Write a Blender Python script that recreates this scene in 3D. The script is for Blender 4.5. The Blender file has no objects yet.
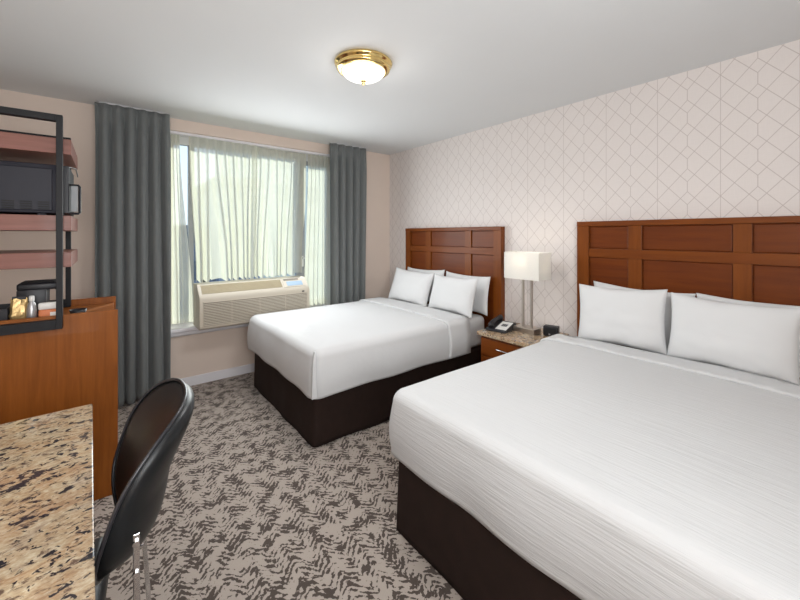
import bpy, bmesh, math, random
from mathutils import Vector, Matrix, noise
random.seed(7)
C = bpy.context.scene.collection
SC = bpy.context.scene
PI = math.pi

# ------------------------------------------------------------ camera
cam = bpy.data.cameras.new('camera'); co = bpy.data.objects.new('camera', cam); C.objects.link(co)
cam.sensor_width = 36; cam.lens = 368.0/800*36; cam.shift_y = -65/800.0; cam.clip_start = 0.02
co.location = (0, 0, 1.39); co.rotation_euler = (PI/2, 0, -math.radians(38.62))
SC.camera = co

# ------------------------------------------------------------ light
w = bpy.data.worlds.new('sky'); SC.world = w; w.use_nodes = True
nt = w.node_tree; nt.nodes.clear()
wo = nt.nodes.new('ShaderNodeOutputWorld'); bg = nt.nodes.new('ShaderNodeBackground')
tc = nt.nodes.new('ShaderNodeTexCoord'); sx = nt.nodes.new('ShaderNodeSeparateXYZ'); rp = nt.nodes.new('ShaderNodeValToRGB')
rp.color_ramp.elements[0].position = 0.0; rp.color_ramp.elements[0].color = (.86, .92, 1, 1)
rp.color_ramp.elements[1].position = 0.7; rp.color_ramp.elements[1].color = (.30, .52, .95, 1)
nt.links.new(tc.outputs['Generated'], sx.inputs[0]); nt.links.new(sx.outputs['Z'], rp.inputs[0])
nt.links.new(rp.outputs[0], bg.inputs[0]); nt.links.new(bg.outputs[0], wo.inputs[0])
bg.inputs[1].default_value = 1.2

def light(name, kind, loc, energy, color=(1, 1, 1), rot=None, aim=None, **kw):
    l = bpy.data.lights.new(name, kind); l.energy = energy; l.color = color
    for k, v in kw.items(): setattr(l, k, v)
    o = bpy.data.objects.new(name, l); C.objects.link(o); o.location = loc
    if aim is not None: o.rotation_euler = (Vector(aim)).to_track_quat('-Z', 'Y').to_euler()
    return o
light('sun', 'SUN', (4, 9, 6), 4.2, (1, .95, .84), aim=(-1.5, -2.35, -1.05), angle=math.radians(0.8))
# two unseen fill lights added behind the camera to brighten the room
light('bounce_fill', 'AREA', (0.2, -0.75, 1.5), 32, (.95, .98, 1), aim=(0.0, 1.35, 1), shape='RECTANGLE', size=1.5, size_y=0.9)
light('rear_fill', 'AREA', (-0.15, -0.85, 1.55), 16, (.95, .98, 1), aim=(0.40, 1, 0.06), shape='RECTANGLE', size=0.9, size_y=1.3)
# added area light in front of the sheers, standing in for scattered daylight
light('window_fill', 'AREA', (1.28, 3.66, 1.50), 19, (.93, .97, 1), aim=(0, -1, -0.10), shape='RECTANGLE', size=1.4, size_y=1.05)
SC.view_settings.view_transform = 'Standard'; SC.view_settings.look = 'None'
SC.view_settings.gamma = 1; SC.view_settings.exposure = 0.30
try: SC.view_settings.use_curve_mapping = False
except Exception: pass

# ------------------------------------------------------------ material helpers
class N:
    def __init__(s, name):
        s.m = bpy.data.materials.new(name); s.m.use_nodes = True; s.t = s.m.node_tree
        s.t.nodes.clear(); s.out = s.t.nodes.new('ShaderNodeOutputMaterial')
    def n(s, typ, **kw):
        x = s.t.nodes.new(typ)
        for k, v in kw.items(): setattr(x, k, v)
        return x
    def set(s, sock, v):
        if hasattr(v, 'links') or isinstance(v, bpy.types.NodeSocket): s.t.links.new(v, sock)
        else: sock.default_value = v
    def math(s, op, a, b=0.0, c=0.0):
        x = s.n('ShaderNodeMath', operation=op)
        s.set(x.inputs[0], a); s.set(x.inputs[1], b); s.set(x.inputs[2], c); return x.outputs[0]
    def mix(s, f, a, b, mode='MIX'):
        x = s.n('ShaderNodeMix', data_type='RGBA', blend_type=mode)
        s.set(x.inputs[0], f); s.set(x.inputs[6], a); s.set(x.inputs[7], b); return x.outputs[2]
    def coords(s, scale=(1, 1, 1), rot=(0, 0, 0), obj=True):
        tc = s.n('ShaderNodeTexCoord'); mp = s.n('ShaderNodeMapping')
        s.t.links.new(tc.outputs['Object'], mp.inputs[0]); mp.inputs['Scale'].default_value = scale; mp.inputs['Rotation'].default_value = rot
        return mp.outputs[0]
    def noise(s, vec, scale, detail=3, rough=.55, dist=0.0, col=False):
        x = s.n('ShaderNodeTexNoise'); s.t.links.new(vec, x.inputs['Vector'])
        x.inputs['Scale'].default_value = scale; x.inputs['Detail'].default_value = detail
        x.inputs['Roughness'].default_value = rough; x.inputs['Distortion'].default_value = dist
        return x.outputs['Color' if col else 'Fac']
    def ramp(s, f, stops, interp='LINEAR'):
        x = s.n('ShaderNodeValToRGB'); s.set(x.inputs[0], f); r = x.color_ramp; r.interpolation = interp
        while len(r.elements) < len(stops): r.elements.new(.5)
        for e, (p, c) in zip(r.elements, stops):
            e.position = p; e.color = (c, c, c, 1) if isinstance(c, (int, float)) else (*c, 1)
        return x.outputs[0]
    def bump(s, h, strength=.3, dist=.01):
        b = s.n('ShaderNodeBump'); b.inputs['Strength'].default_value = strength; b.inputs['Distance'].default_value = dist
        s.set(b.inputs['Height'], h); return b.outputs[0]
    def bsdf(s, col, rough=.5, metal=0, spec=.5, normal=None, coat=0, sheen=0, alpha=None):
        b = s.n('ShaderNodeBsdfPrincipled')
        s.set(b.inputs['Base Color'], (*col, 1) if isinstance(col, tuple) and len(col) == 3 else col)
        s.set(b.inputs['Roughness'], rough); b.inputs['Metallic'].default_value = metal
        b.inputs['Specular IOR Level'].default_value = spec; b.inputs['Coat Weight'].default_value = coat
        b.inputs['Sheen Weight'].default_value = sheen
        if normal is not None: s.t.links.new(normal, b.inputs['Normal'])
        s.t.links.new(b.outputs[0], s.out.inputs[0]); return b

def plain(name, col, rough=.5, metal=0, spec=.5, var=.06, nscale=8, bump=0, coat=0):
    k = N(name); v = k.coords(); f = k.noise(v, nscale, 3)
    c = k.mix(f, tuple(x*(1-var) for x in col)+(1,), tuple(min(1, x*(1+var)) for x in col)+(1,))
    nm = k.bump(k.noise(v, nscale*30, 2), bump, .002) if bump else None
    k.bsdf(c, rough, metal, spec, nm, coat); return k.m

def wood(name, dark, light_, axis='y', rough=.38, coat=.05):
    k = N(name)
    sc = {'y': (22, 1.3, 22), 'z': (22, 22, 1.3), 'x': (1.3, 22, 22)}[axis]
    v = k.coords(sc); f = k.noise(v, 1.6, 5, .6, .6)
    v2 = k.coords(tuple(a*6 for a in sc)); g = k.noise(v2, 2.0, 3, .6)
    big = k.noise(k.coords((1.5, 1.5, 1.5)), 1.6, 2)
    h = k.math('ADD', k.math('MULTIPLY', f, .6), k.math('ADD', k.math('MULTIPLY', g, .15), k.math('MULTIPLY', big, .25)))
    c = k.ramp(h, [(.33, dark), (.66, light_)])
    k.bsdf(c, rough, 0, .25, None, coat); return k.m

M = {}
M['ceiling'] = plain('ceiling_paint', (.715, .725, .73), .85, spec=.2, var=.015, nscale=2)
M['wall'] = plain('wall_paint', (.74, .625, .545), .8, spec=.25, var=.02, nscale=3)
M['wall_white'] = plain('white_trim_paint', (.78, .77, .80), .45, var=.02)
M['frame_white'] = plain('window_frame_paint', (.66, .68, .68), .4, var=.02)
M['mull'] = plain('window_mullion', (.30, .32, .34), .4, var=.03)

def carpet():
    k = N('carpet'); tc = k.n('ShaderNodeTexCoord'); P = tc.outputs['Object']
    # wobble the coordinates so that the strokes look hand brushed
    vm = k.n('ShaderNodeVectorMath', operation='MULTIPLY_ADD')
    k.t.links.new(k.noise(P, 26, 2, col=True), vm.inputs[0]); vm.inputs[1].default_value = (.030, .030, 0)
    k.t.links.new(P, vm.inputs[2])
    s = k.n('ShaderNodeSeparateXYZ'); k.t.links.new(vm.outputs[0], s.inputs[0]); x, y = s.outputs[0], s.outputs[1]
    # patches of brush strokes: a zigzag whose phase and step jump from cell to cell
    L = .13
    cell = k.n('ShaderNodeTexVoronoi', feature='F1'); k.t.links.new(vm.outputs[0], cell.inputs['Vector']); cell.inputs['Scale'].default_value = 13
    cs = k.n('ShaderNodeSeparateColor'); k.t.links.new(cell.outputs['Color'], cs.inputs[0])
    tri = k.math('PINGPONG', k.math('ADD', x, k.math('MULTIPLY', cs.outputs[1], .02)), L/2)
    zig = k.math('ADD', y, k.math('MULTIPLY', tri, 1.05))
    zig = k.math('ADD', zig, k.math('MULTIPLY', cs.outputs[0], .030))
    st = k.math('PINGPONG', zig, .0155)
    st = k.math('DIVIDE', st, .0155)
    m1 = k.noise(P, 15, 3, .6)
    m2 = k.noise(P, 46, 3, .7)
    thr = k.math('ADD', k.math('MULTIPLY', k.math('SUBTRACT', m1, .5), 4.6), k.math('MULTIPLY', k.math('SUBTRACT', m2, .5), 2.4))
    thr = k.math('ADD', thr, .36)
    d = k.math('SUBTRACT', thr, st)
    f = k.ramp(k.math('ADD', k.math('MULTIPLY', d, 3.5), .5), [(.30, 0.0), (.70, 1.0)])
    fib = k.noise(P, 420, 2, .7)
    lt = k.mix(fib, (.33, .275, .235, 1), (.53, .46, .405, 1))
    dk = k.mix(fib, (.050, .036, .029, 1), (.105, .080, .066, 1))
    c = k.mix(f, lt, dk)
    h = k.math('SUBTRACT', fib, k.math('MULTIPLY', f, .6))
    k.bsdf(c, .95, 0, .1, k.bump(h, .5, .004), 0, .2); return k.m
M['carpet'] = carpet()

def wallpaper():
    k = N('wallpaper'); tc = k.n('ShaderNodeTexCoord'); P = tc.outputs['Object']
    s = k.n('ShaderNodeSeparateXYZ'); k.t.links.new(P, s.inputs[0]); y, z = s.outputs[1], s.outputs[2]
    w2 = .16325; H = .1467; sl = 1.285*H/w2
    u = k.math('PINGPONG', k.math('SUBTRACT', y, .53-10*2*w2), w2)          # 0 at seam .. w2 mid column
    v = k.math('SUBTRACT', z, 2.213-40*H)
    def line(a, per, lw):                                                  # distance to nearest multiple
        return k.math('SUBTRACT', lw, k.math('PINGPONG', a, per/2))
    cosn = 1/math.sqrt(1+sl*sl); lw = .0016
    su = k.math('MULTIPLY', u, sl)
    a = line(k.math('ADD', v, su), H, lw/cosn); b = line(k.math('ADD', k.math('SUBTRACT', v, su), 10*H), H, lw/cosn)
    a = k.math('MULTIPLY', a, cosn); b = k.math('MULTIPLY', b, cosn)
    seam = k.math('SUBTRACT', lw*.8, u)
    fr = k.math('WRAP', v, H, 0.0)                                         # 0..H
    insideseg = k.math('LESS_THAN', k.math('ABSOLUTE', k.math('SUBTRACT', fr, H*.5)), H*.215)
    mid = k.math('SUBTRACT', lw, k.math('SUBTRACT', w2, u))
    mid = k.math('SUBTRACT', mid, k.math('MULTIPLY', k.math('SUBTRACT', 1, insideseg), 1.0))
    mx = k.math('MAXIMUM', k.math('MAXIMUM', a, b), k.math('MAXIMUM', seam, mid))
    f = k.ramp(k.math('ADD', k.math('MULTIPLY', mx, 500), .5), [(0.0, 0.0), (1.0, 1.0)])
    lin = k.noise(k.coords((1, 160, 6)), 3, 2); lin2 = k.noise(k.coords((1, 6, 160)), 3, 2)
    tex = k.math('MULTIPLY', k.math('ADD', lin, lin2), .5)
    base = k.mix(tex, (.66, .61, .585, 1), (.79, .735, .71, 1))
    c = k.mix(k.math('MULTIPLY', f, .50), base, (.27, .20, .18, 1))
    k.bsdf(c, .6, 0, .3, k.bump(tex, .15, .002)); return k.m
M['wallpaper'] = wallpaper()

def granite():
    k = N('granite')
    v = k.coords((1.0, 1.6, 1.4), (0, 0, math.radians(-48)))
    n1 = k.noise(v, 9, 4, .6, .8); n2 = k.noise(v, 30, 5, .7, .6); n3 = k.noise(v, 85, 3, .6)
    base = k.ramp(n1, [(.30, (.36, .20, .095)), (.45, (.44, .29, .16)), (.58, (.50, .40, .26)), (.72, (.29, .22, .18))])
    b2 = k.ramp(n3, [(.35, (.22, .14, .10)), (.5, (.42, .31, .20)), (.68, (.66, .60, .48))])
    c = k.mix(.45, base, b2)
    c = k.mix(k.ramp(n2, [(.55, 0.0), (.63, 1.0)]), c, (.14, .09, .065, 1))
    dk = k.math('ADD', k.math('MULTIPLY', k.noise(v, 40, 3, .6, .6), .68), k.math('MULTIPLY', k.noise(v, 12, 2), .32))
    c = k.mix(k.ramp(dk, [(.548, 0.0), (.575, 1.0)]), c, (.035, .03, .035, 1))
    k.bsdf(c, .12, 0, .5, None, .3); return k.m
M['granite'] = granite()
M['headwood'] = wood('cherry_headboard_wood', (.125, .028, .003), (.205, .052, .005), 'y')
M['panelwood'] = wood('cherry_panel_wood', (.105, .021, .003), (.168, .038, .004), 'y')
M['stilewood'] = wood('cherry_stile_wood', (.135, .032, .003), (.215, .057, .006), 'z')
M['deskwood'] = wood('cherry_cabinet_wood', (.19, .050, .004), (.30, .092, .011), 'z', .48, .05)
M['shelfwood'] = wood('rosy_shelf_wood', (.20, .085, .065), (.28, .125, .10), 'x', .4)
M['black_metal'] = plain('black_powder_coat', (.009, .009, .011), .55, spec=.3, var=.1)
M['black_plastic'] = plain('black_plastic', (.014, .014, .018), .4, spec=.35, var=.1)
M['micro'] = plain('microwave_shell', (.014, .014, .024), .5, spec=.35, var=.06)
M['dark_slot'] = plain('dark_slots', (.004, .004, .005), .7)
M['leather'] = plain('black_leather', (.009, .010, .011), .36, spec=.35, var=.15, nscale=20, bump=.12)
M['piping'] = plain('black_piping', (.02, .02, .024), .3)
M['chrome'] = plain('chrome', (.75, .75, .76), .16, 1, var=.02)
M['nickel'] = plain('brushed_nickel', (.55, .50, .45), .34, 1, var=.04)
M['brass'] = plain('polished_brass', (.86, .64, .26), .14, 1, var=.02)
M['ac'] = plain('cream_plastic', (.56, .51, .42), .42, var=.02)
M['ac_slot'] = plain('louver_tan', (.36, .30, .19), .5, var=.04)
M['louver'] = plain('louver_cream', (.52, .46, .32), .5, var=.03)
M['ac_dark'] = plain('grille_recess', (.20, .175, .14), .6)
M['lcd'] = plain('blue_label', (.30, .42, .55), .25)
M['silver'] = plain('silver_plastic', (.45, .45, .46), .3, .6)
M['paper'] = plain('white_card', (.72, .72, .70), .5)
M['grey_card'] = plain('grey_card', (.25, .26, .27), .5)
M['orange'] = plain('orange_print', (.60, .17, .05), .5)
M['gold'] = plain('gold_foil', (.62, .44, .20), .3, .7, bump=.6)
M['cupwhite'] = plain('white_cup', (.75, .73, .70), .4)
M['skirt'] = plain('brown_bedskirt_fabric', (.024, .0135, .0105), .85, spec=.2, var=.25, nscale=14, bump=.3)
M['sheet'] = plain('white_sheet', (.64, .645, .65), .85, spec=.15, var=.01, bump=.05)
M['pillow'] = plain('white_pillowcase', (.68, .685, .69), .85, spec=.15, var=.01, bump=.05)

def cloth(name, ridges):
    k = N(name); v = k.coords((1, 1, 1))
    big = k.noise(v, 3.2, 3, .5)
    if ridges:
        r = k.noise(k.coords((95, 5, 95), (0, 0, 0)), 1.0, 3, .6, .25)
        rs = k.noise(k.coords((95, 5, 130), (0, 0, 0)), 1.0, 2, .6, .2)
        h = k.math('ADD', k.math('MULTIPLY', r, .5), k.math('MULTIPLY', rs, .5))
        h = k.math('ADD', h, k.math('MULTIPLY', big, .7))
        nm = k.bump(h, .38, .012)
    else:
        h = k.math('ADD', k.math('MULTIPLY', k.noise(v, 9, 3), .5), k.math('MULTIPLY', big, .8)); nm = k.bump(h, .25, .012)
    k.bsdf((.63, .635, .64), .9, 0, .1, nm, 0, .05); return k.m
M['quilt'] = cloth('white_ribbed_coverlet', True)
M['quilt_smooth'] = cloth('white_smooth_coverlet', False)

def drape():
    k = N('grey_drape'); v = k.coords((60, 60, 4)); f = k.noise(v, 2, 3)
    c = k.mix(f, (.135, .147, .147, 1), (.185, .198, .197, 1))
    k.bsdf(c, .75, 0, .25, None, 0, .25); return k.m
M['drape'] = drape()
def sheer():
    k = N('sheer_voile')
    lw = k.n('ShaderNodeLayerWeight'); lw.inputs['Blend'].default_value = .35
    f = k.ramp(lw.outputs['Facing'], [(0.0, .74), (.6, .95)])
    wv = k.noise(k.coords((90, 90, 3)), 2, 2)
    f = k.math('MULTIPLY', f, k.math('ADD', .9, k.math('MULTIPLY', wv, .18)))
    tr = k.n('ShaderNodeBsdfTransparent'); tl = k.n('ShaderNodeBsdfTranslucent'); df = k.n('ShaderNodeBsdfDiffuse')
    tl.inputs[0].default_value = (.84, .86, .74, 1); df.inputs[0].default_value = (.80, .77, .70, 1)
    a = k.n('ShaderNodeMixShader'); a.inputs[0].default_value = .38; k.t.links.new(tl.outputs[0], a.inputs[1]); k.t.links.new(df.outputs[0], a.inputs[2])
    b = k.n('ShaderNodeMixShader'); k.t.links.new(f, b.inputs[0]); k.t.links.new(tr.outputs[0], b.inputs[1]); k.t.links.new(a.outputs[0], b.inputs[2])
    k.t.links.new(b.outputs[0], k.out.inputs[0]); return k.m
M['sheer'] = sheer()
def glass(name='window_glass'):
    k = N(name)
    tr = k.n('ShaderNodeBsdfTransparent'); tr.inputs[0].default_value = (.93, .97, .96, 1); gl = k.n('ShaderNodeBsdfGlossy'); gl.inputs['Roughness'].default_value = .02
    fr = k.n('ShaderNodeFresnel'); fr.inputs[0].default_value = 1.3
    b = k.n('ShaderNodeMixShader'); k.t.links.new(fr.outputs[0], b.inputs[0]); k.t.links.new(tr.outputs[0], b.inputs[1]); k.t.links.new(gl.outputs[0], b.inputs[2])
    k.t.links.new(b.outputs[0], k.out.inputs[0]); return k.m
M['glass'] = glass()
def glow(name, col, st, base=(.85, .84, .80)):
    k = N(name); b = k.bsdf(base, .4); b.inputs['Emission Color'].default_value = (*col, 1); b.inputs['Emission Strength'].default_value = st; return k.m
M['dome'] = glow('lit_frosted_glass', (1, .95, .86), 1.1)
def shade_mat():
    k = N('lampshade_linen'); v = k.coords((1, 1, 1)); f = k.noise(v, 160, 2)
    c = k.mix(f, (.86, .845, .81, 1), (.92, .91, .88, 1))
    tl = k.n('ShaderNodeBsdfTranslucent'); df = k.n('ShaderNodeBsdfDiffuse'); k.set(tl.inputs[0], c); k.set(df.inputs[0], c)
    a = k.n('ShaderNodeMixShader'); a.inputs[0].default_value = .62; k.t.links.new(tl.outputs[0], a.inputs[1]); k.t.links.new(df.outputs[0], a.inputs[2])
    k.t.links.new(a.outputs[0], k.out.inputs[0]); return k.m
M['shade'] = shade_mat()
def facade(name, wall, win, sx_, sz_):
    k = N(name); tc = k.n('ShaderNodeTexCoord'); s = k.n('ShaderNodeSeparateXYZ'); k.t.links.new(tc.outputs['Object'], s.inputs[0])
    h = k.math('ADD', s.outputs[0], s.outputs[1])
    a = k.math('GREATER_THAN', k.math('PINGPONG', h, sx_/2), sx_*.28); b = k.math('GREATER_THAN', k.math('PINGPONG', s.outputs[2], sz_/2), sz_*.24)
    c = k.mix(k.math('MULTIPLY', a, b), (*wall, 1), (*win, 1)); k.bsdf(c, .6); return k.m
M['fac1'] = facade('pale_facade', (.74, .76, .68), (.45, .50, .48), 3.0, 3.2)
M['fac2'] = facade('blue_grey_facade', (.20, .24, .31), (.12, .15, .20), 2.4, 3.0)
M['roof'] = plain('roof_grey', (.3, .3, .3), .8)
M['street'] = plain('street_asphalt', (.22, .22, .22), .9)

# ------------------------------------------------------------ mesh helpers
def box(bm, x0, x1, y0, y1, z0, z1, bev=0.0, seg=2):
    r = bmesh.ops.create_cube(bm, size=1.0); vs = r['verts']
    for v in vs:
        v.co = Vector((x0 if v.co.x < 0 else x1, y0 if v.co.y < 0 else y1, z0 if v.co.z < 0 else z1))
    if bev > 0:
        es = set(e for v in vs for e in v.link_edges)
        bmesh.ops.bevel(bm, geom=list(es), offset=bev, segments=seg, profile=.5, affect='EDGES')
def tube(bm, pts, r, seg=12, cap=True, rad=None):
    pts = [Vector(p) for p in pts]; rings = []
    up = None
    for i, p in enumerate(pts):
        d = ((pts[min(i+1, len(pts)-1)]-pts[max(i-1, 0)])).normalized()
        if up is None:
            up = Vector((0, 0, 1)) if abs(d.z) < .9 else Vector((1, 0, 0))
        a = d.cross(up).normalized(); b = a.cross(d).normalized(); up = b
        rr = rad[i] if rad else r
        rings.append([bm.verts.new(p+(a*math.cos(t)+b*math.sin(t))*rr) for t in [2*PI*k/seg for k in range(seg)]])
    for q0, q1 in zip(rings, rings[1:]):
        for k in range(seg): bm.faces.new((q0[k], q0[(k+1) % seg], q1[(k+1) % seg], q1[k]))
    if cap: bm.faces.new(list(reversed(rings[0]))); bm.faces.new(rings[-1])
def lathe(bm, prof, cx=0, cy=0, seg=40, capb=True, capt=True):
    rings = [[bm.verts.new((cx+r*math.cos(2*PI*k/seg), cy+r*math.sin(2*PI*k/seg), z)) for k in range(seg)] for r, z in prof]
    for a, b in zip(rings, rings[1:]):
        for k in range(seg): bm.faces.new((a[k], a[(k+1) % seg], b[(k+1) % seg], b[k]))
    if capb: bm.faces.new(list(reversed(rings[0])))
    if capt: bm.faces.new(rings[-1])
def prism(bm, prof, x0, x1):        # profile of (y,z) extruded along x
    a = [bm.verts.new((x0, y, z)) for y, z in prof]; b = [bm.verts.new((x1, y, z)) for y, z in prof]
    n = len(prof)
    for k in range(n): bm.faces.new((a[k], a[(k+1) % n], b[(k+1) % n], b[k]))
    bm.faces.new(list(reversed(a))); bm.faces.new(b)
def obj(name, bm, mat, parent=None, smooth=False, loc=None):
    bmesh.ops.recalc_face_normals(bm, faces=bm.faces[:])
    me = bpy.data.meshes.new(name); bm.to_mesh(me); bm.free()
    if mat: me.materials.append(mat)
    if smooth:
        for p in me.polygons: p.use_smooth = True
        if smooth == 'auto':
            try: me.set_sharp_from_angle(angle=math.radians(40))
            except Exception: pass
    o = bpy.data.objects.new(name, me); C.objects.link(o)
    if parent: o.parent = parent
    if loc: o.location = loc
    return o
def BM(): return bmesh.new()
def B(name, mat, parent, *boxes, bev=.002, smooth=False, seg=2):
    bm = BM()
    for b in boxes: box(bm, *b, bev=bev, seg=seg)
    return obj(name, bm, mat, parent, smooth)
def tag(o, label, cat, group=None):
    o['label'] = label; o['category'] = cat
    if group: o['group'] = group
    return o
def thing(name, label, cat, loc=(0, 0, 0), rz=0, group=None):
    o = bpy.data.objects.new(name, None); C.objects.link(o); o.location = loc; o.rotation_euler = (0, 0, rz); o.empty_display_size = .1
    return tag(o, label, cat, group)
def struct(name, bm, mat, parent=None):
    o = obj(name, bm, mat, parent)
    o['kind'] = 'structure'
    return o
def sbox(name, mat, *b, bev=0, parent=None):
    bm = BM()
    for q in b: box(bm, *q, bev=bev)
    return struct(name, bm, mat, parent)

# ------------------------------------------------------------ room shell
XL, XR, YB, YF, H = -.66, 2.91, 3.86, -1.35, 2.44
WX0, WX1, WZ0, WZ1 = .44, 2.16, .53, 2.335          # window opening
sbox('floor', M['carpet'], (XL-.1, XR+.1, YF-.1, YB+.2, -.1, 0))
sbox('ceiling', M['ceiling'], (XL-.1, XR+.1, YF-.1, YB+.25, H, H+.1))
sbox('wall_right', M['wallpaper'], (XR, XR+.1, YF-.1, YB+.2, 0, H))
sbox('wall_left', M['wall'], (XL-.1, XL, YF-.1, YB+.2, 0, H))
sbox('wall_front', M['wall'], (XL, XR, YF-.1, YF, 0, H))
sbox('wall_back', M['wall'], (XL, WX0, YB, YB+.25, 0, H), (WX1, XR, YB, YB+.25, 0, H),
     (WX0, WX1, YB, YB+.25, 0, WZ0), (WX0, WX1, YB, YB+.25, WZ1, H))
sbox('baseboard_back', M['wall_white'], (XL, XR, YB-.013, YB, 0, .085), bev=.003)
sbox('baseboard_right', M['wall_white'], (XR-.013, XR, YF, YB-.013, 0, .085), bev=.003)
sbox('baseboard_left', M['wall_white'], (XL, XL+.013, YF, YB-.013, 0, .085), bev=.003)
# window sill with a moulded front
bm = BM(); prism(bm, [(YB+.14, .53), (YB+.14, .555), (YB-.075, .555), (YB-.08, .545), (YB-.078, .525), (YB-.055, .515), (YB-.05, .49), (YB-.03, .475), (YB-.0, .475), (YB, .53)], WX0-.03, WX1+.06)
struct('trim_1', bm, M['wall_white'])
# window unit
wn = bpy.data.objects.new('window_1', None); C.objects.link(wn); wn['kind'] = 'structure'
GY = YB+.17
B('window_frame', M['frame_white'], wn, (WX0, WX1, GY-.03, GY+.03, 2.245, WZ1), (WX0, WX1, GY-.03, GY+.03, .555, .60),
  (WX0, WX0+.05, GY-.03, GY+.03, .60, 2.245), (WX1-.05, WX1, GY-.03, GY+.03, .60, 2.245), bev=.003)
B('mullion', M['mull'], wn, (.615, .66, GY-.03, GY+.03, .60, 2.245), bev=.003)
B('mullion', M['mull'], wn, (1.70, 1.79, GY-.035, GY+.035, .60, 2.245), bev=.003)
B('window_pane', M['glass'], wn, (WX0+.05, .615, GY-.003, GY+.003, .60, 2.245), bev=0)
B('window_pane', M['glass'], wn, (.66, 1.70, GY-.003, GY+.003, .60, 2.245), bev=0)
sash = B('sash', M['mull'], wn, (1.79, 2.11, GY-.02, GY+.02, 2.20, 2.245), (1.79, 2.11, GY-.02, GY+.02, .60, .64),
         (2.08, 2.11, GY-.02, GY+.02, .64, 2.20), bev=.003)
B('window_pane', M['glass'], wn, (1.79, 2.08, GY-.003, GY+.003, .64, 2.20), bev=0)
bm = BM(); box(bm, 1.735, 1.765, GY-.06, GY-.035, 1.03, 1.15, .004); box(bm, 1.742, 1.758, GY-.10, GY-.055, 1.12, 1.14, .003)
obj('window_handle', bm, M['frame_white'], wn)
for ch in wn.children: ch['kind'] = 'structure'

# street outside, seen through the sheers
sbox('ground', M['street'], (-90, 110, 6, 160, -12.2, -12))
def building(x0, x1, y0, y1, z1, mat, label):
    t = thing('office_building', label, 'building', ((x0+x1)/2, (y0+y1)/2, -12))
    a, b = (x1-x0)/2, (y1-y0)/2
    B('facade', mat, t, (-a, a, -b, b, 0, z1+12), bev=0)
    B('parapet', M['roof'], t, (-a-.2, a+.2, -b-.2, b+.2, z1+12, z1+12.6), bev=0)
building(-9.5, 6.2, 34, 46, 1.6, M['fac2'], 'low blue-grey building seen through the left edge of the window')
building(6.6, 9.6, 30, 42, 5.2, M['fac2'], 'taller narrow grey building behind the left sheer curtain')
building(11, 46, 36, 52, 13.0, M['fac1'], 'pale building across the street behind the middle of the window')

# ------------------------------------------------------------ curtains
def curtain_mesh(x0, x1, y, z0, z1, folds, amp, x0b=None, x1b=None, seed=0, pleat=True, nz=48, irr=.5, hem=0.0):
    bm = BM(); nx = folds*14; x0b = x0 if x0b is None else x0b; x1b = x1 if x1b is None else x1b
    rnd = random.Random(seed)
    ph = [rnd.uniform(-.6, .6) for _ in range(folds+2)]; am = [rnd.uniform(.6, 1.15) for _ in range(folds+2)]
    g = []
    for j in range(nz+1):
        t = j/nz; z = z1+(z0-z1)*t; row = []
        e = t*t*(3-2*t)
        for i in range(nx+1):
            s = i/nx; ff = s*folds; k = int(min(ff, folds-1)); fr = ff-k
            a0 = am[k]*(1-fr)+am[k+1]*fr; p0 = (ph[k]*(1-fr)+ph[k+1]*fr)*irr
            top = min(1, t/.10) if pleat else 1
            ang = 2*PI*(ff+p0*e)+.8*noise.noise(Vector((s*6, t*1.2, seed)))*irr*e
            d = math.sin(ang)
            d = math.copysign(abs(d)**.8, d)
            a = amp*a0*(.45+.55*top)*(.8+.35*e)
            dy = a*d+amp*.5*noise.noise(Vector((s*5, t*1.6, seed+9)))*e
            xx = (x0+(x1-x0)*s)*(1-e)+(x0b+(x1b-x0b)*s)*e+.35*a*math.cos(ang)*.5*top
            if pleat and t < .05:                      # heading tape, pinched
                dy = amp*.35*math.sin(2*PI*ff*1.0)
            zz = z+hem*math.sin(ang)*max(0, (t-.9)*10)
            row.append(bm.verts.new((xx, y+dy, zz)))
        g.append(row)
    for j in range(nz):
        for i in range(nx): bm.faces.new((g[j][i], g[j][i+1], g[j+1][i+1], g[j+1][i]))
    return bm
def curtain(name, mat, label, thick, cat='curtain', group=None, **k):
    o = obj(name, curtain_mesh(**k), M[mat], None, True)
    if thick:
        s = o.modifiers.new('thickness', 'SOLIDIFY'); s.thickness = thick
    return tag(o, label, cat, group)
curtain('drape_curtain', 'drape', 'long grey pleated drape at the left side of the window, beside the cabinet', .003,
        x0=-.070, x1=.43, y=3.74, z0=.02, z1=2.432, folds=6, amp=.046, x0b=-.075, x1b=.435, seed=3)
curtain('drape_curtain', 'drape', 'long grey pleated drape at the right side of the window, by the smaller headboard', .003,
        x0=1.97, x1=2.46, y=3.74, z0=.02, z1=2.432, folds=5, amp=.044, x0b=1.99, x1b=2.455, seed=5)
SY = YB+.055
curtain('sheer_curtain', 'sheer', 'narrow sheer curtain at the far left of the window, hanging down to the sill', 0, 'sheer curtain',
        x0=.455, x1=.53, y=SY+.01, z0=.575, z1=2.31, folds=3, amp=.012, x0b=.455, x1b=.64, seed=11, irr=.8)
curtain('sheer_curtain', 'sheer', 'wide cream sheer curtain hanging above the left half of the air conditioner', 0, 'sheer curtain',
        x0=.60, x1=1.22, y=SY-.018, z0=.952, z1=2.31, folds=8, amp=.026, x0b=.655, x1b=1.225, seed=12, irr=1.8, hem=.014)
curtain('sheer_curtain', 'sheer', 'wide cream sheer curtain hanging above the right half of the air conditioner', 0, 'sheer curtain',
        x0=1.19, x1=1.78, y=SY+.030, z0=.952, z1=2.31, folds=7, amp=.026, x0b=1.20, x1b=1.74, seed=17, irr=1.8, hem=.014)
curtain('sheer_curtain', 'sheer', 'sheer curtain at the right end of the window, falling beside the air conditioner', 0, 'sheer curtain',
        x0=1.79, x1=2.12, y=SY, z0=.575, z1=2.31, folds=7, amp=.018, x0b=1.75, x1b=2.12, seed=19, irr=1.0)
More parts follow.
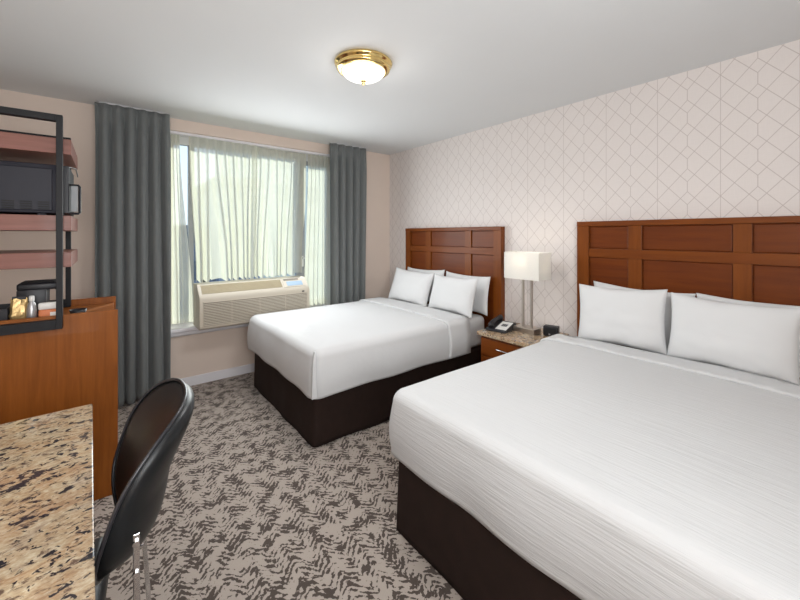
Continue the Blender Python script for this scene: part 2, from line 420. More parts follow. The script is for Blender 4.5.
tag(B('curtain_track', M['wall_white'], None, (WX0+.005, WX1-.005, SY-.03, SY+.03, 2.312, WZ1)), 'slim white track under the window head carrying the sheer curtains', 'curtain track')
for (a, b, lab) in ((-.045, .42, 'thin ceiling track above the left grey drape'), (1.98, 2.455, 'thin ceiling track above the right grey drape')):
    tag(B('curtain_track', M['ceiling'], None, (a, b, 3.733, 3.747, 2.433, H)), lab, 'curtain track')

# ------------------------------------------------------------ air conditioner
def air_conditioner():
    x0, x1, yb, yf, zb, zt = .632, 1.655, YB-.002, 3.575, .556, .945
    t = thing('air_conditioner', 'cream wall air conditioner with slatted grille sitting on the window sill', 'air conditioner', (x0, yf, zb))
    L = x1-x0; D = yb-yf; HH = zt-zb
    # side profile (y,z): slanted and rounded front
    prof = [(D, 0), (D, HH), (.15, HH), (.125, HH-.002), (.035, HH-.082), (.014, HH-.100), (0, HH-.125), (.0, .03), (.006, .012), (.03, 0)]
    bm = BM(); prism(bm, prof, 0, L)
    body = obj('body', bm, M['ac'], t, 'auto')
    bv = body.modifiers.new('soft', 'BEVEL'); bv.width = .006; bv.segments = 3; bv.limit_method = 'ANGLE'
    # louvre opening on the slanted top
    SLP = .080/.090                      # slope of the slanted top
    def sz(y): return HH-.082+(y-.035)*SLP
    bm = BM(); prism(bm, [(.040, sz(.040)-.001), (.118, sz(.118)-.001), (.1175, sz(.118)+.0005), (.0395, sz(.040)+.0005)], .028, L*.735); rc_ = obj('louver_recess', bm, M['ac_slot'], t)
    bm = BM()
    for k in range(7):
        yy = .042+.0110*k; zz = sz(yy)
        box(bm, .03, L*.733, yy, yy+.004, zz-.002, zz+.0075, .0008, 1)
    for k in range(1, 12): box(bm, .03+k*.06, .032+k*.06, .042, .115, sz(.042)-.0, sz(.042)+.002, 0)
    obj('louver', bm, M['louver'], rc_)
    # grille bars on the front
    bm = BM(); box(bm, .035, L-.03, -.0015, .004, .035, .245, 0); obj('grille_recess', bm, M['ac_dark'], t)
    bm = BM()
    n = 15
    for k in range(n):
        z = .038+k*.0142; box(bm, .035, L-.03, -.007, .001, z, z+.0085, .0015, 1)
    for xx in (.03, L*.255, L*.5, L*.745, L-.034): box(bm, xx, xx+.005, -.0065, .001, .035, .248, .001, 1)
    obj('grille', bm, M['ac'], t)
    # control panel
    def patch(name, ya, yb_, xa, xb, h, mat, par):
        bm = BM(); prism(bm, [(ya, sz(ya)-.001), (yb_, sz(yb_)-.001), (yb_-h*.6, sz(yb_)+h), (ya-h*.6, sz(ya)+h)], xa, xb); return obj(name, bm, mat, par)
    p = patch('control_panel', .036, .122, L*.75, L-.03, .003, M['ac'], t)
    patch('label_panel', .045, .088, L*.785, L-.055, .0045, M['lcd'], p)
    patch('vent_slot', .098, .116, L*.765, L-.085, .0045, M['ac_dark'], p)
    B('badge', M['black_plastic'], t, (L-.085, L-.06, -.002, .003, HH-.137, HH-.125), bev=.0005)
    B('side_seam', M['ac_dark'], t, (-.0006, .001, .12, .124, .09, HH-.03), bev=0)
air_conditioner()

# ------------------------------------------------------------ beds
def rounded_rect(x0, x1, y0, y1, r, n=12, side=26):
    pts = []
    r = max(r, .001)
    def arc(cx, cy, a0):
        for k in range(n+1):
            a = a0+PI/2*k/n; pts.append((cx+r*math.cos(a), cy+r*math.sin(a)))
    def line(p, q):
        for k in range(1, side): pts.append((p[0]+(q[0]-p[0])*k/side, p[1]+(q[1]-p[1])*k/side))
    arc(x1-r, y1-r, 0); line((x1-r, y1), (x0+r, y1)); arc(x0+r, y1-r, PI/2); line((x0, y1-r), (x0, y0+r))
    arc(x0+r, y0+r, PI); line((x0+r, y0), (x1-r, y0)); arc(x1-r, y0+r, -PI/2); line((x1, y0+r), (x1, y1-r))
    return pts
def draped(x0, x1, y0, y1, ztop, zhem, rtop=.06, rc=.09, wr=.006, seed=0, bulge=.012, rings=18, hem_wave=.006, xcut=None, xmin=None, crown=.0, sheet_corner=0):
    """closed cover over a rounded block; x1 end is cut at xcut (open end toward the headboard)"""
    bm = BM()
    ax1 = x1 if xcut is None else x1+.4
    lays = []                       # (inset, z)
    m = (y1-y0)/2-.04
    for k in range(rings): lays.append((m*(1-k/rings)+rtop*(k/rings), ztop))
    for k in range(1, 8):
        a = PI/2*k/8; lays.append((rtop*(1-math.sin(a)), ztop-rtop*(1-math.cos(a))))
    nd = 14
    for k in range(nd+1):
        z = ztop-rtop+(zhem-(ztop-rtop))*k/nd
        lays.append((-bulge*math.sin(PI*min(1, k/nd*1.1)*.8), z))
    R = []
    for li, (ins, z) in enumerate(lays):
        pts = rounded_rect(x0+ins, ax1-ins, y0+ins, y1-ins, max(rc-ins*.9, .012) if ins > -.001 else rc)
        row = []
        for (x, y) in pts:
            q = Vector((x*3.2, y*3.2, z*3.2+seed*5)); nn = noise.noise(q)*wr+noise.noise(q*3.1)*wr*.4
            zz = z
            cx, cy = (x0+ax1)/2, (y0+y1)/2
            if ins >= rtop-1e-6: cf = min(1, (m-ins)/.22); zz += nn*cf+crown*(1-max(0, 1-(ins-rtop)/(m-rtop))**3)
            else:
                dirv = Vector((max(min(x, 9), -9)-min(max(x, x0+rc), ax1-rc), y-min(max(y, y0+rc), y1-rc), 0))
                if dirv.length > 1e-5: dirv.normalize()
                dep = (ztop-z)/(ztop-zhem)
                x += dirv.x*nn*1.3; y += dirv.y*nn*1.3
                x += dirv.x*.010*dep*math.sin((x+y)*14+seed)*.5; y += dirv.y*.010*dep*math.sin((x-y)*13+seed)*.5
                zz += hem_wave*dep*noise.noise(Vector((x*2.3, y*2.3, seed)))
                if sheet_corner:   # mitred corner tuck: hem dips at the corner
                    cd = min(math.hypot(x-x0, y-y0), math.hypot(x-x0, y-y1)); zz -= sheet_corner*dep*math.exp(-(cd/.09)**2)
            row.append(bm.verts.new((x, y, zz)))
        R.append(row)
    n = len(R[0])
    for a, b in zip(R, R[1:]):
        for k in range(n): bm.faces.new((a[k], a[(k+1) % n], b[(k+1) % n], b[k]))
    bmesh.ops.triangulate(bm, faces=[bm.faces.new(R[0])])
    if xcut is not None:
        g = bm.verts[:]+bm.edges[:]+bm.faces[:]
        bmesh.ops.bisect_plane(bm, geom=g, plane_co=(xcut, 0, 0), plane_no=(1, 0, 0), clear_outer=True)
    if xmin is not None:
        g = bm.verts[:]+bm.edges[:]+bm.faces[:]
        bmesh.ops.bisect_plane(bm, geom=g, plane_co=(xmin, 0, 0), plane_no=(-1, 0, 0), clear_outer=True)
    return bm

def skirt_bm(x0, x1, y0, y1, z0, z1, seed):
    bm = BM(); rows = []
    base = rounded_rect(x0, x1, y0, y1, .035, 8, 60)
    for j in range(13):
        t = j/12; z = z1+(z0-z1)*t; row = []
        for (x, y) in base:
            cx, cy = (x0+x1)/2, (y0+y1)/2
            q = noise.noise(Vector((x*3.5, y*3.5, seed)))*.010*t+noise.noise(Vector((x*9, y*9, z*3+seed)))*.003
            nx_, ny_ = (1 if x > x1-.04 else -1 if x < x0+.04 else 0), (1 if y > y1-.04 else -1 if y < y0+.04 else 0)
            row.append(bm.verts.new((x+nx_*(q+.012*t), y+ny_*(q+.012*t), z+(.004*noise.noise(Vector((x*5, y*5, seed+3))) if j == 12 else 0))))
        rows.append(row)
    n = len(base)
    for a, b in zip(rows, rows[1:]):
        for k in range(n): bm.faces.new((a[k], a[(k+1) % n], b[(k+1) % n], b[k]))
    bm.faces.new(rows[0]); bm.faces.new(rows[-1])
    return bm

def bed(x0, y0, y1, label, seed):
    t = thing('bed', label, 'bed', (0, 0, 0))
    obj('bed_skirt', skirt_bm(x0+.02, 2.80, y0+.035, y1-.025, .006, .345, seed), M['skirt'], t, True)
    bm = BM(); box(bm, x0+.035, 2.82, y0+.03, y1-.03, .345, .628, .05, 5)
    obj('mattress', bm, M['sheet'], t, True)
    return t
bed(1.045, 2.185, 3.515, 'smaller looking far bed by the window, white top over a dark brown skirt', 1)
bed(1.055, .0, 1.40, 'large near bed at the right of the photo with dark brown skirt', 2)

def coverlet(x0, y0, y1, xcut, mat, label, seed, zhem, sc=0.0, wr=.006):
    o = obj('coverlet', draped(x0, 2.8, y0, y1, .642, zhem, .05, .06, wr, seed, .014, xcut=xcut, crown=.012, sheet_corner=sc), M[mat], None, True)
    s = o.modifiers.new('thickness', 'SOLIDIFY'); s.thickness = .010; s.offset = 1
    return tag(o, label, 'bedspread')
c1 = coverlet(1.035, 2.165, 3.54, 2.40, 'quilt_smooth', 'smooth white coverlet on the far bed by the window', 1, .355, .008)
c2 = coverlet(1.07, -.02, 1.415, 2.50, 'quilt', 'white finely ribbed coverlet on the large near bed', 2, .352, .0, .004)
bm = BM()
cp = [(1.040, 2.172, .640), (1.020, 2.150, .60), (1.010, 2.138, .52), (1.004, 2.132, .44), (1.000, 2.128, .365)]
prev = None
for k, p in enumerate(cp):
    wd = .006+.014*k/4
    q = [bm.verts.new(v) for v in ((p[0], p[1], p[2]), (p[0]+wd*1.8, p[1]+.004, p[2]), (p[0]+wd*1.8, p[1]+.022, p[2]), (p[0]+.006, p[1]+.03, p[2]))]
    if prev:
        for i in range(4): bm.faces.new((prev[i], prev[(i+1) % 4], q[(i+1) % 4], q[i]))
    else: bm.faces.new(q)
    prev = q
bm.faces.new(list(reversed(prev)))
obj('corner_pleat', bm, M['quilt_smooth'], c1, 'auto')
def fold(c, x0, xa, xb, y0, y1, zhem, seed):
    o = obj('folded_hem', draped(x0-.012, 2.8, y0-.014, y1+.014, .657, zhem, .055, .07, .005, seed, .014, xcut=xb, xmin=xa, crown=.012), M['quilt_smooth'], c, True)
    s = o.modifiers.new('thickness', 'SOLIDIFY'); s.thickness = .016; s.offset = 0
fold(c1, 1.035, 2.24, 2.50, 2.165, 3.54, .36, 1)
fold(c2, 1.07, 2.42, 2.60, -.02, 1.415, .36, 2)

# pillows
def pillow_bm(W, Hh, T, seed):
    bm = BM(); n = 34; m = 26
    def surf(sgn):
        g = []
        for j in range(m+1):
            v = -1+2*j/m; row = []
            for i in range(n+1):
                u = -1+2*i/n
                pin = 1-.06*(1-abs(v)**2)*abs(u)**4; piv = 1-.10*(1-abs(u)**2)*abs(v)**4
                x = u*W/2*pin; z = v*Hh/2*piv
                e = (max(0, 1-abs(u)**2.6))**.55*(max(0, 1-abs(v)**2.6))**.55
                sag = 1+.18*(-v)
                wn_ = noise.noise(Vector((u*1.6, v*1.6, seed)))*.12+noise.noise(Vector((u*4+v*2, v*4, seed+4)))*.06
                y = sgn*(T/2*e*sag*(1+wn_)+.002)
                c = (abs(u)*abs(v))**5
                y += .010*math.sin(u*7+seed)*(abs(v)**6)
                row.append((x, y, z))
            g.append(row)
        return g
    f, b = surf(-1), surf(1)
    F = [[bm.verts.new(p) for p in r] for r in f]; Bk = [[bm.verts.new(p) for p in r] for r in b]
    for G, flip in ((F, False), (Bk, True)):
        for j in range(m):
            for i in range(n):
                q = (G[j][i], G[j][i+1], G[j+1][i+1], G[j+1][i]); bm.faces.new(q if not flip else tuple(reversed(q)))
    rim = lambda G: [G[0][i] for i in range(n)]+[G[j][n] for j in range(m)]+[G[m][i] for i in range(n, 0, -1)]+[G[j][0] for j in range(m, 0, -1)]
    ra, rb = rim(F), rim(Bk); k = len(ra)
    for i in range(k): bm.faces.new((ra[i], rb[i], rb[(i+1) % k], ra[(i+1) % k]))
    return bm
def pillow(y, x, W, Hh, T, tilt, roll, yaw, label, seed, z=None, group=None):
    o = obj('pillow', pillow_bm(W, Hh, T, seed), M['pillow'], None, True)
    # local: width x, thickness y, height z. turn so that the face looks to -X
    R = Matrix.Rotation(math.radians(-90+yaw), 4, 'Z') @ Matrix.Rotation(math.radians(-tilt), 4, 'X') @ Matrix.Rotation(math.radians(roll), 4, 'Y')
    zb = .643 if z is None else z
    o.matrix_world = Matrix.Translation((x, y, zb+Hh/2*math.cos(math.radians(tilt)))) @ R
    return tag(o, label, 'pillow', group)
pillow(3.06, 2.79, .62, .375, .075, 5, -1, 0, 'white pillow mostly hidden behind the others on the far bed, left of its pair', 21)
pillow(2.445, 2.785, .58, .365, .085, 6, 1, 0, 'white pillow on the far bed against the headboard, its right end showing', 22)
pillow(3.085, 2.61, .62, .38, .13, 19, 2, 3, 'plump white pillow in front on the far bed, at the window side', 23)
pillow(2.455, 2.60, .60, .365, .12, 16, -1, -3, 'white pillow in front on the far bed, at the nightstand side', 24)
pillow(.935, 2.80, .60, .40, .07, 3, 2, 0, 'white pillow on the near bed against the headboard, nearer the lamp', 25)
pillow(.325, 2.80, .60, .395, .07, 3, 0, 0, 'white pillow on the near bed against the headboard, nearer the right edge of the photo', 26)
pillow(1.01, 2.685, .54, .405, .12, 8, -2, 2, 'white pillow in front on the near bed, nearer the lamp', 27)
pillow(.455, 2.675, .56, .395, .13, 8, 1, -2, 'white pillow in front on the near bed, nearer the right edge of the photo', 28)

# headboards
def headboard(y0, y1, ztop, label):
    xw, xf = XR, 2.85
    t = thing('headboard', label, 'headboard', (0, 0, 0))
    es, zb, br = .088, .10, .075
    L = y1-y0
    # vertical boundaries measured from the left end (larger y)
    a1, a2 = y1-.355, y1-.440
    b2, b1 = y0+.362, y0+.443
    rail_h, mr1, mr0 = .052, ztop-.205, ztop-.268
    bm = BM(); box(bm, xf+.022, xw-.002, y0+.01, y1-.01, zb, ztop-.01, 0); obj('back_panel', bm, M['panelwood'], t)
    B('top_rail', M['headwood'], t, (xf-.004, xw-.001, y0, y1, ztop-rail_h*.7, ztop), bev=.003)
    B('middle_rail', M['headwood'], t, (xf+.004, xw-.03, y0+es, y1-es, mr0, mr1), bev=.002)
    B('bottom_rail', M['headwood'], t, (xf+.003, xw-.03, y0+es, y1-es, .30, .40), bev=.002)
    B('side_stile', M['stilewood'], t, (xf, xw-.002, y1-es, y1, 0, ztop-rail_h*.7), bev=.002)
    B('side_stile', M['stilewood'], t, (xf, xw-.002, y0, y0+es, 0, ztop-rail_h*.7), bev=.002)
    for (p, q) in ((a2, a1), (b2, b1)):
        B('stile', M['stilewood'], t, (xf+.004, xw-.03, p, q, mr1, ztop-rail_h*.7), (xf+.004, xw-.03, p, q, .40, mr0), bev=.002)
    cols = ((y0+es, b2), (b1, a2), (a1, y1-es))
    for (p, q) in cols:
        for (u, v) in ((mr1, ztop-rail_h*.7), (.40, mr0)):
            bm = BM(); box(bm, xf+.016, xf+.026, p+.004, q-.004, u+.004, v-.004, .005, 2); obj('inset_panel', bm, M['panelwood'], t)
    return t
headboard(2.072, 3.46, 1.470, 'cherry wood panelled headboard on the wall behind the far bed')
headboard(.022, 1.372, 1.492, 'cherry wood panelled headboard on the wall behind the large near bed')

# ------------------------------------------------------------ nightstand and what stands on it
def nightstand():
    x0, x1, y0, y1, zt = 2.385, XR-.015, 1.455, 1.975, .600
    t = thing('nightstand', 'cherry nightstand with speckled granite top standing between the two beds', 'nightstand', ((x0+x1)/2, (y0+y1)/2, 0))
    cx, cy = (x0+x1)/2, (y0+y1)/2
    def b(a): return (a[0]-cx, a[1]-cx, a[2]-cy, a[3]-cy, a[4], a[5])
    B('body', M['deskwood'], t, b((x0+.035, x1, y0+.02, y1-.02, .05, zt-.03)), bev=.002)
    B('plinth', M['panelwood'], t, b((x0+.07, x1-.02, y0+.04, y1-.04, 0, .05)), bev=.001)
    B('granite_top', M['granite'], t, b((x0, x1, y0, y1, zt-.03, zt)), bev=.005)
    for (z0, z1) in ((zt-.185, zt-.045), (.23, .405), (.065, .22)):
        d = B('drawer', M['headwood'], t, b((x0+.018, x0+.036, y0+.03, y1-.03, z0, z1)), bev=.003)
        bm = BM(); zc = (z0+z1)/2+.01; hx = x0-.012-cx
        tube(bm, [(x0+.02-cx, .065, zc), (hx+.004, .062, zc), (hx, .05, zc), (hx, -.05, zc), (hx+.004, -.062, zc), (x0+.02-cx, -.065, zc)], .005, 8)
        obj('handle', bm, M['chrome'], d, True)
nightstand()
ZT = .600
# lamp
def lamp():
    cx, cy = 2.68, 1.695
    t = thing('table_lamp', 'table lamp with white rectangular shade on twin nickel posts', 'lamp', (cx, cy, ZT))
    B('base', M['nickel'], t, (-.055, .055, -.095, .095, .0, .042), bev=.003)
    for s in (-1, 1):
        B('post', M['nickel'], t, (-.010, .010, s*.038-.0085, s*.038+.0085, .042, .505), bev=.002)
    bm = BM(); tube(bm, [(0, 0, .47), (0, 0, .55)], .014, 12); box(bm, -.009, .009, -.055, .055, .485, .497, .001); obj('socket', bm, M['nickel'], t, 'auto')
    # shade: open box of thin linen
    bm = BM(); a, bb, z0, z1, th = .090, .158, .435, .650, .003
    for q in ((-a, -a+th, -bb, bb), (a-th, a, -bb, bb)): box(bm, *q, z0, z1)
    for q in ((-a+th, a-th, -bb, -bb+th), (-a+th, a-th, bb-th, bb)): box(bm, *q, z0, z1)
    sh = obj('lamp_shade', bm, M['shade'], t)
    bm = BM(); lathe(bm, [(.006, .53), (.02, .545), (.028, .57), (.026, .595), (.012, .61)], seg=16); obj('bulb', bm, glow('warm_bulb', (1, .85, .6), 6), t, True)
    bm = BM(); tube(bm, [(0, -bb+.003, .64), (0, 0, .625), (0, bb-.003, .64)], .002, 6); obj('shade_support', bm, M['nickel'], t, True)
    l = light('bulb_light', 'POINT', (cx, cy, ZT+.585), 1.5, (1, .90, .76), shadow_soft_size=.035)
lamp()
# telephone
def phone():
    t = thing('telephone', 'black desk telephone with white card on the nightstand by the far bed', 'telephone', (2.575, 1.868, ZT), math.radians(-80))
    bm = BM()
    prism(bm, [(-.10, 0), (.10, 0), (.10, .055), (.06, .058), (-.09, .022), (-.10, .014)], -.085, .085)
    o = obj('body', bm, M['black_plastic'], t, 'auto'); m = o.modifiers.new('soft', 'BEVEL'); m.width = .005; m.segments = 3; m.limit_method = 'ANGLE'
    # faceplate card and keys lie on the slope
    def sl(y): return .022+(y+.09)*(.036/.15)
    def slab(name, x0, x1, y0, y1, h, mat, par):
        bm = BM(); prism(bm, [(y0, sl(y0)+.0005), (y1, sl(y1)+.0005), (y1, sl(y1)+h), (y0, sl(y0)+h)], x0, x1); return obj(name, bm, mat, par)
    slab('face_card', -.015, .078, -.085, .055, .0025, M['paper'], t)
    kp = slab('keypad', .008, .058, -.03, .012, .0035, M['grey_card'], t)
    bm = BM()
    for r in range(4):
        for c in range(3):
            yy = -.026+r*.0095; xx = .012+c*.015; z = sl(yy)+.003
            box(bm, xx, xx+.011, yy, yy+.0065, z, z+.003, .001, 1)
    obj('keys', bm, M['black_plastic'], kp)
    # handset
    bm = BM()
    pts = [(-.052, -.095, .040), (-.052, -.085, .052), (-.052, -.05, .068), (-.052, 0, .078), (-.052, .05, .084), (-.052, .085, .080), (-.052, .097, .068)]
    tube(bm, pts, .016, 12, True, [.022, .024, .017, .015, .017, .025, .023])
    obj('handset', bm, M['black_plastic'], t, True)
    bm = BM(); pts = []
    for k in range(120):
        s = k/119; a = s*2*PI*18; cxx = -.095-.02*math.sin(s*PI); cyy = -.09+s*.16
        pts.append((cxx+.005*math.cos(a), cyy, .007+.005*math.sin(a)+.0))
    tube(bm, pts, .0015, 5); obj('coiled_cord', bm, M['black_plastic'], t, True)
phone()
def clock():
    t = thing('alarm_clock', 'small black box alarm clock on the nightstand beside the lamp base', 'clock', (2.73, 1.515, ZT), math.radians(16))
    bm = BM(); box(bm, -.035, .035, -.055, .055, .004, .078, .008, 3); b_ = obj('body', bm, M['black_plastic'], t, 'auto')
    B('foot', M['dark_slot'], t, (-.028, -.012, -.045, .045, 0, .006), (.012, .028, -.045, .045, 0, .006), bev=0)
    B('display', M['dark_slot'], t, (-.0365, -.034, -.04, .04, .03, .065), bev=.0005)
    B('button', M['silver'], t, (-.0375, -.034, .0, .012, .014, .022), bev=.0005)
clock()

# ------------------------------------------------------------ ceiling light
def ceiling_light():
    cx, cy = 1.222, 1.885
    t = thing('ceiling_light', 'round brass flush ceiling light with frosted glass dome', 'ceiling light', (cx, cy, H))
    bm = BM(); lathe(bm, [(.135, 0), (.168, -.002), (.176, -.012), (.172, -.022), (.160, -.028), (.157, -.036), (.163, -.042), (.158, -.052), (.140, -.060), (.128, -.060), (.128, -.03), (.10, -.02)], seg=64)
    obj('brass_rim', bm, M['brass'], t, True)
    bm = BM(); pr = [(.132, -.052)]
    for k in range(1, 15):
        a = PI/2*k/15; pr.append((.132*math.cos(a), -.052-.062*math.sin(a)))
    pr.append((.004, -.1145)); lathe(bm, pr, seg=48, capb=False); obj('glass_dome', bm, M['dome'], t, True)
    bm = BM(); lathe(bm, [(.003, -.113), (.016, -.114), (.017, -.118), (.010, -.122), (.009, -.127), (.012, -.132), (.006, -.139), (.002, -.140)], seg=20)
    obj('finial', bm, M['brass'], t, True)
    light('ceiling_lamp_glow', 'POINT', (cx, cy, H-.24), 1.6, (1, .98, .95), shadow_soft_size=.12)
    light('ceiling_lamp_downlight', 'SPOT', (cx, cy, H-.16), 36, (.98, .98, .98), aim=(0, 0, -1), shadow_soft_size=.22, spot_size=math.radians(172), spot_blend=.6)
ceiling_light()

# ------------------------------------------------------------ left side: cabinet, shelf unit, desk, chair
def cabinet():
    x0, x1, y0, y1 = XL+.016, .050, 2.50, 3.07
    t = thing('storage_cabinet', 'tall cherry wood cabinet with raised side panels beside the grey drape', 'cabinet', (x0, y0, 0))
    W, D = x1-x0, y1-y0
    B('side_panel', M['deskwood'], t, (0, W, 0, .022, 0, .988), bev=.0015)
    B('side_panel', M['deskwood'], t, (0, W, D-.022, D, 0, .988), bev=.0015)
    B('body', M['panelwood'], t, (.0, W-.03, .022, D-.022, .06, .925), bev=0)
    B('counter', M['deskwood'], t, (0, W-.012, .022, D-.022, .925, .950), bev=.001)
    B('plinth', M['panelwood'], t, (.02, W-.06, .03, D-.03, 0, .06), bev=0)
    for k, (z0, z1) in enumerate(((.07, .62), (.63, .915))):
        d = B('door' if k == 0 else 'drawer', M['headwood'], t, (W-.03, W-.01, .026, D-.026, z0, z1), bev=.002)
        B('finger_pull', M['black_plastic'], d, (W-.0105, W-.008, .2, D-.2, z1-.03, z1-.012), bev=0)
cabinet()
def shelf_unit():
    xl, xr = XL+.014, -.168
    t = thing('shelf_unit', 'open shelving with black metal frames and rosy wood shelves above the cabinet', 'shelf unit', (xl, 2.46, .925))
    W = xr-xl
    def fr(y0, z0):
        w_ = .024
        return B('metal_frame', M['black_metal'], t, (W-w_, W, y0, y0+.038, z0, 1.057), (0, w_, y0, y0+.038, z0, 1.057), (w_, W-w_, y0, y0+.038, z0, z0+.046), (w_, W-w_, y0, y0+.038, 1.025, 1.057), bev=.0015)
    fr(0, .002); fr(.545, .027)
    for z0, z1 in ((1.797-.925, 1.873-.925), (1.412-.925, 1.488-.925), (1.228-.925, 1.303-.925)):
        B('shelf', M['shelfwood'], t, (.0, W+.030, .0405, .583, z0, z1), bev=.002)
    return t
shelf_unit()
def microwave():
    x0, x1, y0, y1, z0, z1 = -.63, -.150, 2.56, 2.93, 1.49, 1.748
    t = thing('microwave', 'black microwave oven on the middle shelf of the open shelving', 'microwave', (x0, y0, z0))
    W, D, Hh = x1-x0, y1-y0, z1-z0
    bm = BM(); box(bm, 0, W-.028, 0, D, .010, Hh, .006, 2); box(bm, .05, .08, .03, .06, 0, .012); box(bm, W-.12, W-.09, .03, .06, 0, .012); box(bm, .05, .08, D-.06, D-.03, 0, .012); box(bm, W-.12, W-.09, D-.06, D-.03, 0, .012)
    body = obj('body', bm, M['micro'], t, 'auto')
    bm = BM(); box(bm, .02, W-.062, -.0045, .002, .022, Hh-.022, .004, 2); sp = obj('side_plate', bm, M['micro'], t)
    bm = BM()
    for c in range(4):
        for r in range(4): box(bm, W-.115-.062*c, W-.115-.062*c+.042, -.006, .0, .028+r*.0115, .0335+r*.0115, 0)
    obj('vents', bm, M['dark_slot'], sp)
    d = B('door', M['black_plastic'], t, (W-.027, W, .001, D-.001, .012, Hh-.001), bev=.003)
    bm = BM(); tube(bm, [(W-.002, .03, .012+.150), (W+.036, .03, .012+.150), (W+.041, .03, .012+.143), (W+.041, .03, .02), (W+.036, .03, .013), (W-.002, .03, .013)], .006, 8)
    obj('handle', bm, M['black_plastic'], d, 'auto')
    B('handle_strip', M['grey_card'], d, (W+.006, W+.034, .024, .034, .022, .158), bev=.002)
    bm = BM(); tube(bm, [(W-.03, .05, Hh-.002), (W-.0, .20, Hh+.02), (W+.012, .32, Hh+.03), (W+.018, .372, Hh-.01)], .003, 6); obj('cord', bm, M['silver'], t, True)
microwave()
ZC = .951
def coffee_maker():
    t = thing('coffee_maker', 'black coffee maker with open cup bay on top of the cabinet', 'coffee maker', (-.272, 2.72, ZC))
    bm = BM(); box(bm, -.080, .082, -.08, .08, 0, .03, .006, 2); obj('base', bm, M['black_plastic'], t, 'auto')
    bm = BM(); box(bm, -.080, .030, -.08, .08, .03, .160, .006, 2); obj('water_tank', bm, M['black_plastic'], t, 'auto')
    bm = BM(); box(bm, -.080, .082, -.08, .08, .155, .192, .010, 3); obj('brew_head', bm, M['black_plastic'], t, 'auto')
    bm = BM(); lathe(bm, [(.008, .145), (.012, .156)], .065, 0, 16); obj('nozzle', bm, M['dark_slot'], t, True)
    B('lid', M['dark_slot'], t, (-.065, .06, -.06, .065, .192, .196), bev=.001)
coffee_maker()
def foil_bag():
    t = thing('coffee_packet', 'crinkled gold foil coffee packet at the left of the coffee maker', 'packet', (-.333, 2.575, ZC))
    bm = BM(); n = 14
    rows = []
    for j in range(9):
        z = j/8*.125; k = 1-.25*abs(j/8-.35); th = .022*(1-(j/8)**2*.85)
        row = []
        for i in range(n):
            a = 2*PI*i/n; q = noise.noise(Vector((math.cos(a)*2, math.sin(a)*2, j*.8)))*.006
            row.append(bm.verts.new(((.034*k+q)*math.cos(a), (th+q)*math.sin(a), z+(.008*math.sin(a*2) if j == 8 else 0))))
        rows.append(row)
    for a, b in zip(rows, rows[1:]):
        for i in range(n): bm.faces.new((a[i], a[(i+1) % n], b[(i+1) % n], b[i]))
    bm.faces.new(rows[0]); bm.faces.new(rows[-1]); obj('pouch', bm, M['gold'], t)
    bm = BM(); box(bm, -.024, .024, -.004, .004, .122, .138, .002); obj('top_seal', bm, M['black_plastic'], t)
foil_bag()
def bottle():
    t = thing('small_bottle', 'small clear silvery bottle between the gold packet and the cups', 'bottle', (-.288, 2.565, ZC))
    bm = BM(); lathe(bm, [(.017, 0), (.020, .005), (.019, .07), (.015, .098), (.009, .108), (.009, .115)], seg=24); obj('bottle_body', bm, M['silver'], t, True)
    bm = BM(); lathe(bm, [(.0105, .113), (.0105, .135), (.008, .138)], seg=20); obj('cap', bm, M['paper'], t, 'auto')
bottle()
def sachet(x, y, rz, label):
    t = thing('snack_packet', label, 'packet', (x, y, ZC), rz)
    bm = BM(); box(bm, -.036, .036, -.012, .012, 0, .064, .006, 2); obj('orange_wrapper', bm, M['orange'], t, 'auto')
    bm = BM(); box(bm, -.037, .037, -.013, .013, .064, .098, .007, 2); obj('white_top', bm, M['cupwhite'], t, 'auto')
    B('label_patch', M['cupwhite'], t, (.006, .03, -.0135, -.011, .030, .050), bev=.0005)
sachet(-.228, 2.565, .1, 'orange and white packet standing in front of the coffee maker')
def tray():
    t = thing('storage_tray', 'low black tray at the left end of the cabinet top', 'tray', (-.49, 2.65, ZC))
    B('tray_wall', M['black_plastic'], t, (-.12, .12, -.09, -.084, 0, .085), (-.12, .12, .084, .09, 0, .085), (-.12, -.114, -.084, .084, 0, .085), (.114, .12, -.084, .084, 0, .085), bev=.001)
    B('tray_base', M['black_plastic'], t, (-.114, .114, -.084, .084, 0, .006), bev=0)
tray()
bm = BM(); lathe(bm, [(.020, 0), (.030, .02), (.036, .046), (.034, .046), (.028, .022), (.015, .005)], seg=28)
tag(obj('bowl', bm, M['black_plastic'], None, True, (-.115, 2.585, ZC)), 'small round black bowl on the cabinet, right of the black metal frame', 'bowl')

def desk():
    x0, x1, y0, y1, zt = XL+.055, -.002, .35, 1.802, .752
    t = thing('desk', 'desk with a glossy speckled granite top in the lower left corner', 'desk', (x0, y0, 0), math.radians(1.5))
    W, D = x1-x0, y1-y0
    B('granite_top', M['granite'], t, (0, W, 0, D, zt-.03, zt), bev=.003)
    B('apron', M['deskwood'], t, (.0, W-.16, .02, D-.04, zt-.11, zt-.03), bev=.001)
    B('side_panel', M['deskwood'], t, (0, W-.10, .02, .045, 0, zt-.03), bev=.001)
    B('side_panel', M['deskwood'], t, (0, W-.10, D-.065, D-.04, 0, zt-.03), bev=.001)
desk()

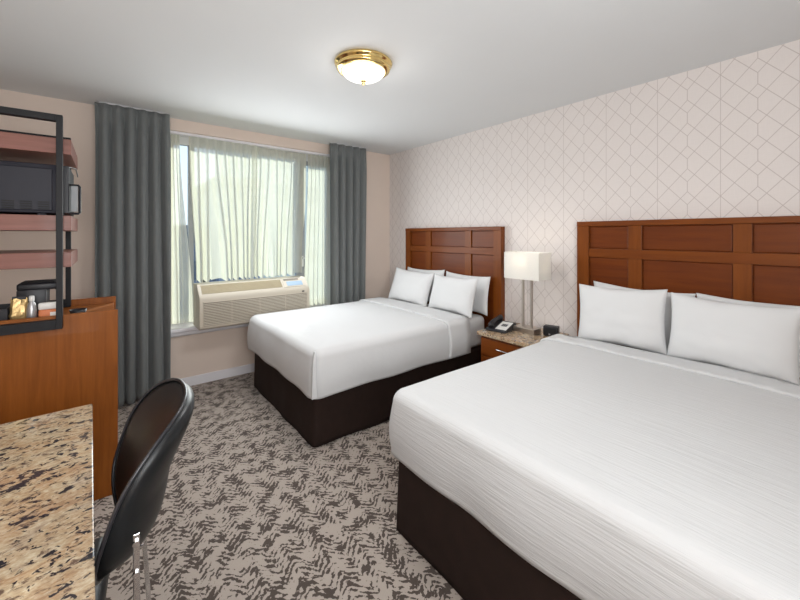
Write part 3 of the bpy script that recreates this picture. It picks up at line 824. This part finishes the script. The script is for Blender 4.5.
def chair():
    # faces -x, backrest leans to +x; origin under the seat
    t = thing('desk_chair', 'black leather chair with chrome frame pushed up to the granite desk', 'chair', (-.149, 1.255, 0), math.radians(-5))
    # seat cushion
    bm = BM(); box(bm, -.26, .150, -.215, .215, .405, .475, .034, 6)
    for v in bm.verts:
        if v.co.z > .44: v.co.z += .012*(1-(v.co.x/.23)**2)*(1-(v.co.y/.23)**2)
    obj('seat', bm, M['leather'], t, True)
    # curved backrest: param s across (y), q up
    nx, nz = 30, 30
    def pos(s, q, off):
        # s,q in -1..1 ; superellipse outline
        w_ = .235; h_ = .175
        y = s*w_; z = .765+q*h_
        x = .235+.055*q+.045*(max(0, q))**2-.055*abs(s)**2+off
        return Vector((x, y, z))
    def disc(offf, e=1.0, low=0):
        """concentric grid inside a superellipse"""
        R = []; K = 12; n = 56
        for k in range(K+1):
            r = max(k/K, .001)*e; row = []
            for i in range(n):
                a = 2*PI*i/n; c, s_ = math.cos(a), math.sin(a); p = 3.3
                m = (abs(c)**p+abs(s_)**p)**(-1/p)
                row.append(pos(r*m*c, r*m*s_, offf(r/e)*(1+low*max(0, -r*m*s_))))
            R.append(row)
        return R
    bm = BM()
    T = .018
    Fr = disc(lambda r: -T*(1-r**3.5)**.6); Bk = disc(lambda r: .060*(1-r**4)**.6, 1, .5)
    n = 56
    FV = [[bm.verts.new(p) for p in r] for r in Fr]; BV = [[bm.verts.new(p) for p in r] for r in Bk[:-1]]+[None]
    BV[-1] = FV[-1]
    for G in (FV, BV):
        for a, b in zip(G, G[1:]):
            for i in range(n): bm.faces.new((a[i], a[(i+1) % n], b[(i+1) % n], b[i]))
        bm.faces.new(G[0])
    obj('backrest', bm, M['leather'], t, True)
    bm = BM(); edge = disc(lambda r: -.004, 1.004)[-1]
    tube(bm, edge+[edge[0]], .0045, 8, False); obj('piping', bm, M['piping'], t, True)
    # chrome side bars and legs
    for s in (-1, 1):
        bm = BM()
        y = s*.212
        pts = [(.222, y, .715), (.222, y, .64), (.224, y*1.0, .50), (.228, y*1.01, .40), (.24, y*1.03, .20), (.262, y*1.06, .008)]
        W = Vector((.0045, 0, 0)); last = None
        for p in pts:
            p = Vector(p); q = [bm.verts.new(p+Vector((dx, dy, 0))) for dx, dy in ((-.0065, -.004), (.0065, -.004), (.0065, .004), (-.0065, .004))]
            if last:
                for i in range(4): bm.faces.new((last[i], last[(i+1) % 4], q[(i+1) % 4], q[i]))
            else: bm.faces.new(q)
            last = q
        bm.faces.new(list(reversed(last)))
        rear = obj('rear_leg', bm, M['chrome'], t)
        m = rear.modifiers.new('soft', 'BEVEL'); m.width = .002; m.segments = 2
        for z, xx in ((.695, .222), (.625, .222)):
            bm = BM(); tube(bm, [(xx, y+s*.002, z), (xx, y+s*.010, z)], .007, 10); obj('bolt', bm, M['chrome'], rear, 'auto')
        bm = BM(); tube(bm, [(-.18, y, .405), (-.185, y, .39), (-.20, y*1.04, .2), (-.215, y*1.06, .008)], .011, 12); obj('front_leg', bm, M['chrome'], t, True)
        bm = BM(); tube(bm, [(-.185, y, .392), (.226, y, .392)], .010, 10); obj('seat_rail', bm, M['chrome'], t, True)
chair()
